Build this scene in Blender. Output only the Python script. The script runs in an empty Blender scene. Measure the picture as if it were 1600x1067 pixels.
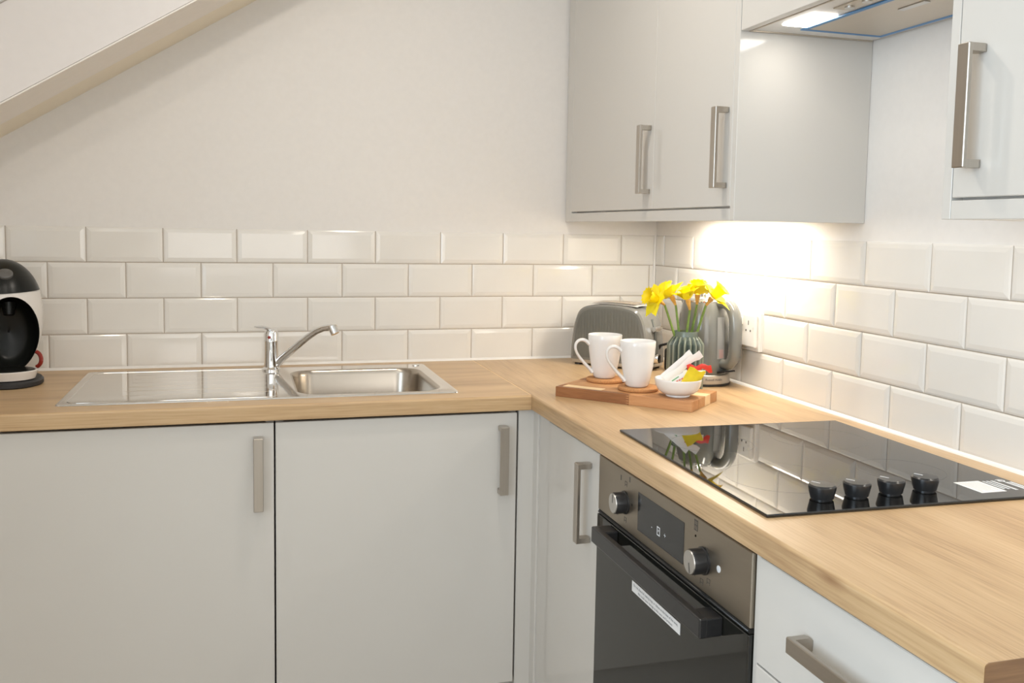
import bpy, bmesh, math, random
from mathutils import Vector, Matrix
random.seed(7)
PI = math.pi
C = bpy.context.scene.collection
sc = bpy.context.scene

# ------------------------------------------------------------------ camera
cam = bpy.data.cameras.new('camera'); co = bpy.data.objects.new('camera', cam); C.objects.link(co)
co.location = (-1.31742, -2.80131, 1.31722)
co.rotation_euler = (1.48801, -0.01699, -0.28529)
cam.sensor_width = 36.0; cam.lens = 1435.75 / 1600 * 36.0; cam.shift_y = -57.5 / 1600
cam.clip_start = 0.02
sc.camera = co
# ------------------------------------------------------------------ world, light, exposure
wd = bpy.data.worlds.new('world'); sc.world = wd; wd.use_nodes = True
wd.node_tree.nodes['Background'].inputs[0].default_value = (0.85, 0.93, 1, 1)
wd.node_tree.nodes['Background'].inputs[1].default_value = 1.0
sc.view_settings.view_transform = 'Standard'; sc.view_settings.look = 'None'
sc.view_settings.gamma = 1; sc.view_settings.use_curve_mapping = False
sc.view_settings.exposure = 0.41

def area(name, loc, rot, sx, sy, power, color, shape='RECTANGLE', spread=None):
    l = bpy.data.lights.new(name, 'AREA'); l.shape = shape; l.size = sx; l.size_y = sy
    l.energy = power; l.color = color
    if spread: l.spread = spread
    o = bpy.data.objects.new(name, l); C.objects.link(o); o.location = loc; o.rotation_euler = rot
    return o
# daylight through the left wall window, and an added warm frontal fill behind the camera
area('window_daylight_left', (-2.43, -2.95, 1.5), (0, -PI/2, 0), 1.15, 1.3, 23.5, (0.70, 0.86, 1.0), spread=math.radians(150))
area('rear_fill', (-1.2, -5.0, 1.55), (PI/2, 0, 0), 1.5, 1.2, 11.0, (1.0, 0.95, 0.88))
DOWNLIGHTS = [(-1.45, -1.45, 1.8), (-1.95, -1.7, .8), (-1.30, -2.6, 1.4), (-2.1, -3.2, .6), (-0.9, -3.6, 1.2), (-0.86, -1.02, 4.6)]  # last entry added to brighten the back wall beside the corner cabinet
for (x, y, pw) in DOWNLIGHTS:
    area('downlight_lamp', (x, y, 2.385), (0, 0, 0), 0.075, 0.075, pw, (1.0, 0.91, 0.80), 'DISK')

# ------------------------------------------------------------------ materials
def s2l(c):
    return tuple((v/255/12.92 if v/255 <= 0.04045 else ((v/255+0.055)/1.055)**2.4) for v in c) + (1,)
class NT:
    def __init__(s, name):
        s.m = bpy.data.materials.new(name); s.m.use_nodes = True; s.t = s.m.node_tree
        s.b = s.t.nodes['Principled BSDF']
    def n(s, typ, **kw):
        nd = s.t.nodes.new(typ)
        for k, v in kw.items(): setattr(nd, k, v)
        return nd
    def l(s, a, b): s.t.links.new(a, b)
    def set(s, **kw):
        for k, v in kw.items(): s.b.inputs[k.replace('_', ' ')].default_value = v
        return s
def simple(name, col, rough=0.4, metal=0.0, noise=0.03, scale=30.0, bump=0.0, coat=0.0, ior=1.5, spec=None):
    t = NT(name); t.set(Roughness=rough, Metallic=metal, IOR=ior)
    if coat: t.b.inputs['Coat Weight'].default_value = coat; t.b.inputs['Coat Roughness'].default_value = 0.04
    if spec is not None: t.b.inputs['Specular IOR Level'].default_value = spec
    tc = t.n('ShaderNodeTexCoord'); nz = t.n('ShaderNodeTexNoise'); nz.inputs['Scale'].default_value = scale
    nz.inputs['Detail'].default_value = 4
    t.l(tc.outputs['Object'], nz.inputs['Vector'])
    r = t.n('ShaderNodeValToRGB'); c = col if len(col) == 4 else col + (1,)
    r.color_ramp.elements[0].color = tuple(max(0, v*(1-noise)) for v in c[:3]) + (1,)
    r.color_ramp.elements[1].color = tuple(min(1, v*(1+noise)) for v in c[:3]) + (1,)
    r.color_ramp.elements[0].position = 0.3; r.color_ramp.elements[1].position = 0.7
    t.l(nz.outputs['Fac'], r.inputs['Fac']); t.l(r.outputs['Color'], t.b.inputs['Base Color'])
    if bump:
        b = t.n('ShaderNodeBump'); b.inputs['Strength'].default_value = bump; b.inputs['Distance'].default_value = 0.002
        t.l(nz.outputs['Fac'], b.inputs['Height']); t.l(b.outputs['Normal'], t.b.inputs['Normal'])
    return t.m
def wood(name, cols, along=0, scale=1.0, rough=0.36, strength=1.0, knot=None):
    """grain stretched along object axis `along`; cols = dark, mid, light"""
    t = NT(name); t.set(Roughness=rough, IOR=1.5)
    tc = t.n('ShaderNodeTexCoord')
    def mp(s_long, s_cross):
        m = t.n('ShaderNodeMapping'); sc_ = [s_cross]*3; sc_[along] = s_long
        m.inputs['Scale'].default_value = sc_; t.l(tc.outputs['Object'], m.inputs['Vector']); return m
    n1 = t.n('ShaderNodeTexNoise'); n1.inputs['Scale'].default_value = 1; n1.inputs['Detail'].default_value = 5
    n1.inputs['Distortion'].default_value = 0.6
    t.l(mp(1.6*scale, 17*scale).outputs['Vector'], n1.inputs['Vector'])
    n2 = t.n('ShaderNodeTexNoise'); n2.inputs['Scale'].default_value = 1; n2.inputs['Detail'].default_value = 6
    t.l(mp(9*scale, 260*scale).outputs['Vector'], n2.inputs['Vector'])
    n3 = t.n('ShaderNodeTexNoise'); n3.inputs['Scale'].default_value = 1; n3.inputs['Detail'].default_value = 2
    t.l(mp(0.7*scale, 4*scale).outputs['Vector'], n3.inputs['Vector'])
    a = t.n('ShaderNodeMix', data_type='FLOAT'); a.inputs['Factor'].default_value = 0.46
    t.l(n1.outputs['Fac'], a.inputs['A']); t.l(n2.outputs['Fac'], a.inputs['B'])
    b = t.n('ShaderNodeMix', data_type='FLOAT'); b.inputs['Factor'].default_value = 0.25
    t.l(a.outputs['Result'], b.inputs['A']); t.l(n3.outputs['Fac'], b.inputs['B'])
    r = t.n('ShaderNodeValToRGB'); e = r.color_ramp.elements
    e[0].position = 0.36; e[0].color = cols[0]; e[1].position = 0.66; e[1].color = cols[2]
    m = e.new(0.5); m.color = cols[1]
    t.l(b.outputs['Result'], r.inputs['Fac']); t.l(r.outputs['Color'], t.b.inputs['Base Color'])
    if knot:     # a knot in the board: darker ellipse with wavering rings
        (kx, ky, kz), (ra, rb) = knot
        km = t.n('ShaderNodeMapping'); km.vector_type = 'TEXTURE'; km.inputs['Location'].default_value = (kx, ky, kz)
        km.inputs['Scale'].default_value = (rb*2, ra, rb) if along == 1 else (ra, rb*2, rb)
        t.l(tc.outputs['Object'], km.inputs['Vector'])
        ln = t.n('ShaderNodeVectorMath', operation='LENGTH'); t.l(km.outputs['Vector'], ln.inputs[0])
        ad = t.n('ShaderNodeMath', operation='ADD'); t.l(ln.outputs['Value'], ad.inputs[0]); t.l(n2.outputs['Fac'], ad.inputs[1])
        mr = t.n('ShaderNodeMapRange'); mr.inputs['From Min'].default_value = .45; mr.inputs['From Max'].default_value = 1.5
        mr.inputs['To Min'].default_value = .75; mr.inputs['To Max'].default_value = 0; t.l(ad.outputs[0], mr.inputs['Value'])
        mx = t.n('ShaderNodeMix', data_type='RGBA'); mx.inputs[7].default_value = s2l((140, 100, 66))
        t.l(mr.outputs['Result'], mx.inputs[0]); t.l(r.outputs['Color'], mx.inputs[6]); t.l(mx.outputs[2], t.b.inputs['Base Color'])
    bp = t.n('ShaderNodeBump'); bp.inputs['Strength'].default_value = 0.08*strength; bp.inputs['Distance'].default_value = 0.001
    t.l(n2.outputs['Fac'], bp.inputs['Height']); t.l(bp.outputs['Normal'], t.b.inputs['Normal'])
    return t.m
def brushed(name, col, rough=0.3, along=0, amt=0.06, cross=400):
    t = NT(name); t.set(Metallic=1.0)
    tc = t.n('ShaderNodeTexCoord'); m = t.n('ShaderNodeMapping'); s = [cross]*3; s[along] = 4
    m.inputs['Scale'].default_value = s; t.l(tc.outputs['Object'], m.inputs['Vector'])
    nz = t.n('ShaderNodeTexNoise'); nz.inputs['Scale'].default_value = 1; nz.inputs['Detail'].default_value = 3
    t.l(m.outputs['Vector'], nz.inputs['Vector'])
    r = t.n('ShaderNodeMapRange'); r.inputs['To Min'].default_value = max(0.02, rough-amt); r.inputs['To Max'].default_value = rough+amt
    t.l(nz.outputs['Fac'], r.inputs['Value']); t.l(r.outputs['Result'], t.b.inputs['Roughness'])
    cr = t.n('ShaderNodeValToRGB'); cr.color_ramp.elements[0].color = tuple(v*0.93 for v in col[:3])+(1,)
    cr.color_ramp.elements[1].color = tuple(min(1, v*1.05) for v in col[:3])+(1,)
    t.l(nz.outputs['Fac'], cr.inputs['Fac']); t.l(cr.outputs['Color'], t.b.inputs['Base Color'])
    return t.m
def emit(name, col, strength):
    t = NT(name); t.set(Base_Color=(0.8, 0.8, 0.8, 1), Emission_Color=col, Emission_Strength=strength); return t.m

M = dict(
    paint=simple('wall_paint', (0.80, 0.77, 0.735), 0.75, noise=0.012, scale=60, bump=0.03),
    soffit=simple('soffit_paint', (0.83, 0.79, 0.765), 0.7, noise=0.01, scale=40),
    bounce_tint=simple('soffit_bounce_tint', (0.90, 0.845, 0.78), 0.7, noise=0.01, scale=40),
    cream=simple('cream_band', (0.88, 0.80, 0.655), 0.7, noise=0.01, scale=40),
    ceil=simple('ceiling_paint', (0.85, 0.84, 0.82), 0.8, noise=0.01),
    floor=wood('floor_wood', (s2l((176, 166, 152)), s2l((196, 186, 172)), s2l((210, 200, 186))), 1, 0.6, 0.4),
    tile=simple('tile_glaze', (0.79, 0.76, 0.71), 0.09, noise=0.015, scale=9, ior=1.52),
    grout=simple('grout', (0.47, 0.40, 0.325), 0.9, noise=0.06, scale=120),
    seal=simple('sealant', (0.86, 0.83, 0.79), 0.35),
    oak_x=wood('oak_grain_x', (s2l((165, 131, 94)), s2l((195, 163, 122)), s2l((211, 182, 143))), 0, 1.0),
    oak_y=wood('oak_grain_y', (s2l((165, 131, 94)), s2l((195, 163, 122)), s2l((211, 182, 143))), 1, 1.0, knot=((-.6195, -1.852, .891), (.040, .012))),
    oak_end=wood('oak_end', (s2l((92, 62, 36)), s2l((116, 82, 50)), s2l((138, 102, 66))), 0, 1.4),
    gloss=simple('gloss_door', (0.645, 0.62, 0.578), 0.10, noise=0.008, scale=3, coat=0.0, ior=1.5),
    carc=simple('carcass', (0.60, 0.575, 0.54), 0.35, noise=0.01),
    dark=simple('near_black', (0.02, 0.018, 0.016), 0.6),  # near-black of the oven body, vent gap and hob seal
    handle=brushed('brushed_nickel', (0.50, 0.46, 0.41), 0.33, 2),
    steel=brushed('drainer_steel', (0.74, 0.71, 0.67), 0.07, 0, 0.02, 200),
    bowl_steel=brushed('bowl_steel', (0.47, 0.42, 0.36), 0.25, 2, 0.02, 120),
    chrome=simple('chrome', (0.82, 0.82, 0.82), 0.06, 1.0, noise=0.01),
    ovensteel=brushed('oven_steel', (0.38, 0.335, 0.275), 0.42, 1),
    knobmetal=brushed('knob_metal', (0.62, 0.61, 0.59), 0.34, 0, 0.01, 60),
    blackplastic=simple('black_plastic', (0.018, 0.018, 0.019), 0.28, noise=0.05),
    blackmatt=simple('black_matt', (0.02, 0.02, 0.021), 0.5),
    glassblack=simple('black_glass', (0.006, 0.006, 0.006), 0.025, noise=0.02, ior=1.62),
    ovenglass=simple('oven_glass', (0.012, 0.012, 0.010), 0.05, noise=0.02, ior=1.55),
    display=simple('display_glass', (0.022, 0.022, 0.022), 0.12, noise=0.02),
    white=simple('white_ceramic', (0.84, 0.82, 0.80), 0.16, noise=0.008, ior=1.5),
    whiteplastic=simple('white_plastic', (0.80, 0.77, 0.72), 0.25, noise=0.01),
    paper=simple('paper', (0.86, 0.85, 0.84), 0.6, noise=0.02),
    ink=simple('ink', (0.06, 0.06, 0.08), 0.6),
    greyink=simple('grey_ink', (0.62, 0.61, 0.60), 0.6),
    mark=simple('panel_mark', (0.10, 0.09, 0.08), 0.5),
    lightmark=simple('light_mark', (0.7, 0.72, 0.74), 0.4),
    cork=simple('cork', s2l((190, 136, 86)), 0.85, noise=0.22, scale=420, bump=0.3),
    b_dark=wood('acacia_dark', (s2l((126, 80, 46)), s2l((152, 100, 60)), s2l((172, 120, 76))), 0, 2.5, 0.45),
    b_tan=wood('acacia_tan', (s2l((180, 124, 78)), s2l((200, 146, 98)), s2l((214, 164, 116))), 0, 2.5, 0.45),
    b_pale=wood('acacia_pale', (s2l((226, 190, 142)), s2l((238, 208, 162)), s2l((244, 220, 180))), 0, 2.5, 0.45),
    b_mid=wood('acacia_mid', (s2l((168, 116, 70)), s2l((190, 138, 90)), s2l((206, 158, 108))), 0, 2.5, 0.45),
    grey=simple('grey_enamel', (0.195, 0.193, 0.178), 0.16, noise=0.02, ior=1.5, coat=0.4),
    greypanel=simple('grey_panel', (0.142, 0.144, 0.128), 0.2, noise=0.02, coat=0.4),
    kettlegrey=simple('kettle_grey', (0.172, 0.176, 0.163), 0.18, noise=0.03, coat=0.4),
    gaugewindow=simple('gauge_window', (0.33, 0.33, 0.32), 0.08, noise=0.02),
    pinkball=simple('gauge_pink', (0.42, 0.29, 0.27), 0.3),
    topplate=simple('toaster_top', (0.72, 0.70, 0.66), 0.3, 0.0, noise=0.01),
    bandsteel=simple('band_steel', (0.55, 0.51, 0.45), 0.42, 0.6, noise=0.02),
    slot=simple('toaster_slot', (0.34, 0.26, 0.185), 0.4),
    vase=simple('vase_glaze', s2l((100, 112, 104)), 0.20, noise=0.06, scale=60),
    stem=simple('stem_green', s2l((112, 140, 60)), 0.5, noise=0.2, scale=80),
    petal=simple('petal_yellow', s2l((255, 236, 20)), 0.5, noise=0.06, scale=60),
    corona=simple('corona_yellow', s2l((255, 222, 8)), 0.5, noise=0.06, scale=60),
    spathe=simple('spathe_brown', s2l((206, 158, 78)), 0.7, noise=0.18, scale=90),
    yellowpack=simple('yellow_packet', s2l((238, 214, 50)), 0.35, noise=0.08, scale=60),
    redpack=simple('red_packet', s2l((222, 62, 48)), 0.35, noise=0.08, scale=60),
    greenink=simple('green_ink', s2l((110, 170, 120)), 0.5),
    redink=simple('red_ink', s2l((214, 120, 110)), 0.5),
    redplastic=simple('red_plastic', s2l((140, 34, 20)), 0.3),
    cm_white=simple('machine_white', (0.74, 0.70, 0.66), 0.22, noise=0.01),
    cm_black=simple('machine_black', (0.010, 0.0105, 0.009), 0.30, noise=0.05, spec=.28),
    cm_logo=simple('machine_badge', (0.13, 0.125, 0.12), 0.25),
    bluefilm=simple('blue_film', s2l((60, 130, 190)), 0.35),
    hoodwhite=simple('hood_white', (0.75, 0.74, 0.72), 0.35),
    filt=brushed('hood_filter', (0.62, 0.56, 0.48), 0.45, 1),
    hoodglow=emit('hood_lamp', (1.0, 0.95, 0.87, 1), 9.0),
    stripglow=emit('strip_lamp', (1.0, 0.93, 0.82, 1), 14.0),
    downglow=emit('downlight_glow', (1.0, 0.88, 0.72, 1), 3.0),
    frame=simple('window_frame', (0.8, 0.8, 0.8), 0.3),
)
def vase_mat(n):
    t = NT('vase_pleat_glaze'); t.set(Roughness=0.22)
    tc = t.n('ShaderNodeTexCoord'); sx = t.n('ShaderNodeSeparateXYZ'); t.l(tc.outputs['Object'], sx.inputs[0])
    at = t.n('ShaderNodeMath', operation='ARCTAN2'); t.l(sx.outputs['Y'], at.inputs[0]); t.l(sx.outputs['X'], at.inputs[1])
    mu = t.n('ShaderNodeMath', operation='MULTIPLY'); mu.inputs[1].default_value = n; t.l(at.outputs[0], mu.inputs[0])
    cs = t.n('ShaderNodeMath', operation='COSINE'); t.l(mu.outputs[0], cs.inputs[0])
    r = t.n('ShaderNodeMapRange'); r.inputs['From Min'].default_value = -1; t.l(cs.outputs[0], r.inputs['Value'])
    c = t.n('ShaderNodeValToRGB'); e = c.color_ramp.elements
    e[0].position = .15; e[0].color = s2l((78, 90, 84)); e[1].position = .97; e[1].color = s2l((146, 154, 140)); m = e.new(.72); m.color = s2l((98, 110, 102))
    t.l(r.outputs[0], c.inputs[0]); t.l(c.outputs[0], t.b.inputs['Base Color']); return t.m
def glass_mat():
    t = NT('window_glass'); t.set(Base_Color=(1, 1, 1, 1), Roughness=0.0, IOR=1.01, Transmission_Weight=1.0); return t.m
M['pane'] = glass_mat()

# ------------------------------------------------------------------ mesh helpers
class MB:
    def __init__(s): s.bm = bmesh.new(); s.mi = 0
    def face(s, vs, smooth=False):
        try: f = s.bm.faces.new(vs)
        except ValueError: return None
        f.material_index = s.mi; f.smooth = smooth; return f
    def box(s, a, b, bev=0.0, seg=2):
        x0, x1 = sorted((a[0], b[0])); y0, y1 = sorted((a[1], b[1])); z0, z1 = sorted((a[2], b[2]))
        v = [s.bm.verts.new(p) for p in ((x0,y0,z0),(x1,y0,z0),(x1,y1,z0),(x0,y1,z0),(x0,y0,z1),(x1,y0,z1),(x1,y1,z1),(x0,y1,z1))]
        fs = [s.face([v[i] for i in q]) for q in ((3,2,1,0),(4,5,6,7),(0,1,5,4),(1,2,6,5),(2,3,7,6),(3,0,4,7))]
        if bev > 0:
            es = list({e for f in fs for e in f.edges})
            r = bmesh.ops.bevel(s.bm, geom=es, offset=bev, segments=seg, affect='EDGES', profile=0.5)
            for f in r['faces']: f.material_index = s.mi
        return s
    def prism(s, pts, fn, d0, d1, smooth=False, cap=True):
        """polygon pts (2D) extruded between d0 and d1; fn(u, v, d) -> 3D"""
        n = len(pts)
        A = [s.bm.verts.new(fn(u, v, d0)) for u, v in pts]; B = [s.bm.verts.new(fn(u, v, d1)) for u, v in pts]
        for i in range(n):
            w_ = math.hypot(pts[i][0]-pts[(i+1) % n][0], pts[i][1]-pts[(i+1) % n][1])
            s.face([A[i], A[(i+1) % n], B[(i+1) % n], B[i]], smooth and w_ < .004)
        if cap: s.face(A[::-1]); s.face(B)
        return s
    def lathe(s, prof, seg=32, c=(0, 0, 0), sx=1, sy=1, mod=None, smooth=True, capb=True, capt=True, fn=None):
        rings = []
        for r, z in prof:
            ring = []
            for k in range(seg):
                a = 2*PI*k/seg; rr = r*(mod(k, z) if mod else 1)
                p = (rr*math.cos(a)*sx, rr*math.sin(a)*sy, z)
                p = fn(*p) if fn else (c[0]+p[0], c[1]+p[1], c[2]+p[2])
                ring.append(s.bm.verts.new(p))
            rings.append(ring)
        for a, b in zip(rings, rings[1:]):
            for k in range(seg): s.face([a[k], a[(k+1) % seg], b[(k+1) % seg], b[k]], smooth)
        if capb: s.face(rings[0][::-1])
        if capt: s.face(rings[-1])
        return s
    def tube(s, pts, rad, seg=10, cap=True, flat=1.0, up=None):
        pts = [Vector(p) for p in pts]; n = len(pts); rings = []
        rads = rad if isinstance(rad, (list, tuple)) else [rad]*n
        prev = None
        for i, p in enumerate(pts):
            t = (pts[min(i+1, n-1)] - pts[max(i-1, 0)]).normalized()
            if prev is None:
                ref = Vector(up) if up else (Vector((0, 0, 1)) if abs(t.z) < 0.9 else Vector((1, 0, 0)))
                x = (ref - t*ref.dot(t)).normalized()
            else: x = (prev - t*prev.dot(t)).normalized()
            prev = x; y = t.cross(x)
            rings.append([s.bm.verts.new(p + x*math.cos(2*PI*k/seg)*rads[i] + y*math.sin(2*PI*k/seg)*rads[i]*flat) for k in range(seg)])
        for a, b in zip(rings, rings[1:]):
            for k in range(seg): s.face([a[k], a[(k+1) % seg], b[(k+1) % seg], b[k]], True)
        if cap: s.face(rings[0][::-1]); s.face(rings[-1])
        return s
    def grid(s, P, nu, nv, closed_u=False, smooth=True):
        g = [[s.bm.verts.new(P(i, j)) for j in range(nv)] for i in range(nu)]
        for i in range(nu if closed_u else nu-1):
            for j in range(nv-1):
                s.face([g[i][j], g[(i+1) % nu][j], g[(i+1) % nu][j+1], g[i][j+1]], smooth)
        return g
    def mesh(s, name, mats, angle=35, fix=True):
        if fix: bmesh.ops.recalc_face_normals(s.bm, faces=s.bm.faces[:])
        me = bpy.data.meshes.new(name); s.bm.to_mesh(me); s.bm.free()
        for m in (mats if isinstance(mats, (list, tuple)) else [mats]): me.materials.append(m)
        sm = [p.use_smooth for p in me.polygons]
        me.set_sharp_from_angle(angle=math.radians(angle))
        me.polygons.foreach_set('use_smooth', sm)
        return me
    def build(s, name, mats, parent=None, angle=35, fix=True):
        o = bpy.data.objects.new(name, s.mesh(name, mats, angle, fix)); C.objects.link(o)
        if parent: o.parent = parent
        return o
def empty(name, loc=(0, 0, 0), rz=0.0):
    o = bpy.data.objects.new(name, None); C.objects.link(o); o.location = loc; o.rotation_euler = (0, 0, rz); o.empty_display_size = 0.05
    return o
def tag(o, label, cat, group=None):
    o['label'] = label; o['category'] = cat
    if group: o['group'] = group
    return o
def struct(o): o['kind'] = 'structure'; return o
def thing(name, label, cat, loc=(0, 0, 0), rz=0.0, group=None): return tag(empty(name, loc, rz), label, cat, group)
def copy_tree(o, parent=None):
    c = o.copy(); C.objects.link(c)
    if parent: c.parent = parent
    for ch in list(o.children): copy_tree(ch, c)
    return c
def text_mb(body, size, fn, thick=0.0):
    """mesh of a text line, centred; fn(x, y) -> 3D point"""
    cu = bpy.data.curves.new('t', 'FONT'); cu.body = body; cu.size = size; cu.align_x = 'CENTER'; cu.align_y = 'CENTER'; cu.resolution_u = 2
    to = bpy.data.objects.new('t', cu); C.objects.link(to)
    dg = bpy.context.evaluated_depsgraph_get(); dg.update()
    me = bpy.data.meshes.new_from_object(to.evaluated_get(dg))
    mb = MB(); vs = [mb.bm.verts.new(fn(v.co.x, v.co.y)) for v in me.vertices]
    for p in me.polygons: mb.face([vs[i] for i in p.vertices])
    bpy.data.objects.remove(to); bpy.data.curves.remove(cu); bpy.data.meshes.remove(me)
    return mb

# ------------------------------------------------------------------ room shell
WT = 0.90                      # worktop height
TH = 0.0085                    # tile thickness; tile faces lie on x=0 / y=0, paint behind them
XL, YF, HC = -2.5, -5.1, 2.40
b = MB(); b.box((XL-.1, YF-.1, -.1), (.15, .15, 0)); struct(b.build('floor', M['floor']))
b = MB(); b.box((XL-.1, YF-.1, HC), (.15, .15, HC+.1)); struct(b.build('ceiling', M['ceil']))
b = MB(); b.box((XL-.1, .006, 0), (.006, .15, HC)); wall_back = struct(b.build('wall_back', M['paint']))
b = MB(); b.box((.006, YF-.1, 0), (.15, .15, HC)); wall_right = struct(b.build('wall_right', M['paint']))
def holed_wall(name, a0, a1, z1, w0, w1, wz0, wz1, fn):
    b = MB()
    for (p, q, r, s) in ((a0, w0, 0, z1), (w1, a1, 0, z1), (w0, w1, 0, wz0), (w0, w1, wz1, z1)):
        b.box(fn(p, 0, r), fn(q, .1, s))
    return struct(b.build(name, M['paint']))
wall_left = holed_wall('wall_left', YF, .006, HC, -3.65, -2.25, .9, 2.1, lambda a, t, z: (XL-t, a, z))
wall_front = holed_wall('wall_front', XL, .006, HC, -2.0, -.4, .9, 2.1, lambda a, t, z: (a, YF-t, z))
def window(name, w0, w1, z0, z1, fn):
    b = MB(); w = .05
    for (p, q, r, s) in ((w0, w1, z0, z0+w), (w0, w1, z1-w, z1), (w0, w0+w, z0+w, z1-w), (w1-w, w1, z0+w, z1-w), ((w0+w1)/2-.02, (w0+w1)/2+.02, z0+w, z1-w)):
        b.box(fn(p, .03, r), fn(q, .09, s))
    o = struct(b.build(name, M['frame']))
    b = MB(); b.box(fn(w0+w, .058, z0+w), fn(w1-w, .062, z1-w)); b.build('window_pane', M['pane'], o)
    return o
window('window_1', -3.65, -2.25, .9, 2.1, lambda a, t, z: (XL-t, a, z))
window('added_window', -2.0, -.4, .9, 2.1, lambda a, t, z: (a, YF-t, z))  # unseen window added behind the camera to go with the rear fill

# boxed-in stair crossing the top left of the back wall
SL = .6274
def sz(x): return 1.5382 + SL*(x+1.942)
stair = MB()
xs0, xs1 = XL, -.568
def sfn(off): return None
def stair_piece(y0, y1, lo0, lo1, up, mat, name, parent=None):
    """sloping board: underside from offset lo0 (at y0) to lo1 (at y1); vertical rise `up`"""
    b = MB()
    P = []
    for x in (xs0, xs1):
        P.append([b.bm.verts.new((x, y0, sz(x)+lo0)), b.bm.verts.new((x, y1, sz(x)+lo1)),
                  b.bm.verts.new((x, y1, sz(x)+up)), b.bm.verts.new((x, y0, sz(x)+up))])
    for k in range(4): b.face([P[0][k], P[0][(k+1) % 4], P[1][(k+1) % 4], P[1][k]])
    b.face(P[0][::-1]); b.face(P[1])
    return b.build(name, mat, parent)
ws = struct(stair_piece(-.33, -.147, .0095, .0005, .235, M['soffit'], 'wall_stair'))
stair_piece(-.3298, -.1472, .0085, -.0005, .004, M['bounce_tint'], 'soffit_bounce_sheet', ws)  # added sheet: bounce light on the underside put into a paler colour
stair_piece(-.147, .006, .0, .0, .235, M['cream'], 'wall_side_band', ws)  # cream-toned band of the underside next to the wall
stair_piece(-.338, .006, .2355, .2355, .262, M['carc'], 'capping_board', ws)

# wall tiles -----------------------------------------------------------------
PX, PZ = .202, .102
Z0 = WT - .0028
def tile_mesh(w, h, name='tile'):
    """bevelled metro tile lying in local xz, face towards -y; origin at its lower left"""
    b = MB(); d = .0038; bw = .013
    def ring(i, y): return [b.bm.verts.new(p) for p in ((i, y, i), (w-i, y, i), (w-i, y, h-i), (i, y, h-i))]
    bw = min(bw, w*.3)
    r = [ring(0, TH), ring(0, d), ring(.0006, d-.0009), ring(.0042, .0014), ring(bw, .0)] if w > .03 else [ring(0, TH), ring(0, .002), ring(.001, .0012)]
    for a, c in zip(r, r[1:]):
        for k in range(4): b.face([a[k], a[(k+1) % 4], c[(k+1) % 4], c[k]])
    b.face(r[-1])
    return b.mesh(name, M['tile'], 8)
TM = {}
def put_tile(wall, is_back, u0, u1, row, h):
    """u measured along the wall away from the corner"""
    w = round(u1-u0-.0021, 4); key = (w, h)
    if key not in TM: TM[key] = tile_mesh(w, h)
    o = bpy.data.objects.new('tile', TM[key]); C.objects.link(o); o.parent = wall
    z = Z0 + row*PZ + .00105
    j = random.uniform(-.0003, .0003)
    if is_back: o.location = (-u1+.001, j*.5, z)
    else: o.location = (j*.5, -u0-.001, z); o.rotation_euler = (0, 0, -PI/2)
    o.rotation_euler.x += random.uniform(-.003, .003); o.rotation_euler.z += random.uniform(-.0025, .0025)
for is_back, wall, offs, ulen in ((True, wall_back, (.0170, .1190), XL), (False, wall_right, (.1655, .0645), 2.35)):
    umax = 2.49 if is_back else 2.33
    for row in range(4):
        h = .0999 if row < 3 else .0976
        st = offs[row % 2] if is_back else offs[row % 2]
        u = st
        edges = [0.0085 if is_back else .0] + []
        # first cut piece next to the corner
        c0 = .001
        if u - c0 > .008: put_tile(wall, is_back, c0, u, row, h)
        while u < umax:
            u1 = min(u+PX, umax)
            if u1-u > .02:
                # the twin socket replaces part of a tile
                if not is_back and row == 1 and u < .667 and u1 > .5145:
                    if u < .5145-.004: put_tile(wall, is_back, u, .5145, row, h)
                    if u1 > .676: put_tile(wall, is_back, .676, u1, row, h)
                else: put_tile(wall, is_back, u, u1, row, h)
            u += PX
top = Z0 + 4*PZ - .0035
b = MB(); b.box((XL, .0041, WT), (0, .006, top)); b.build('grout', M['grout'], wall_back)
b = MB(); b.box((.0041, -2.335, WT), (.006, .0041, top)); b.build('grout', M['grout'], wall_right)
b = MB(); b.prism([(0, 0), (-.006, 0), (-.0045, .003), (-.002, .0055), (0, .007)], lambda u, v, d: (d, u+.0005, WT+v), -2.45, -.002); b.build('sealant_bead', M['seal'], wall_back)
b = MB(); b.prism([(0, 0), (-.006, 0), (-.0045, .003), (-.002, .0055), (0, .007)], lambda u, v, d: (u+.0005, d, WT+v), -2.10, -.002); b.build('sealant_bead', M['seal'], wall_right)
b = MB(); b.box((-.004, -.004, WT+.004), (.002, .002, top)); b.build('corner_sealant', M['seal'], wall_right)

# ceiling downlight rings
for i, (x, y, pw) in enumerate(DOWNLIGHTS):
    t = thing('ceiling_downlight', 'round recessed ceiling downlight with a white rim', 'light', (x, y, HC), 0, 'ceiling downlights')
    b = MB(); b.lathe([(.052, 0), (.052, -.004), (.041, -.006), (.041, -.001)], 24, capb=False, capt=False); b.build('rim', M['hoodwhite'], t)
    b = MB(); b.lathe([(.001, -.002), (.041, -.002)], 24, capb=False, capt=False); b.build('lens', M['downglow'], t)

# ------------------------------------------------------------------ worktop
DB, DR, YE, WTH = .6275, .6205, -2.1007, .0375
HOLE = (-1.200, -.814, -.537, -.118)       # sink bowl cut-out x0,x1,y0,y1
wt = thing('worktop', 'oak-effect L-shaped worktop running under the sink and the black hob', 'worktop')
def front_profile(z_top, th, r=.0055):
    p = []
    for k in range(7):
        a = PI/2*k/6; p.append((r - r*math.sin(a), -r + r*math.cos(a)))
    return [(r, 0)] + p[1:] + [(0, -th + .002), (.002, -th)]
prof = front_profile(WT, WTH)   # (distance behind front edge, z below top)
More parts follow.
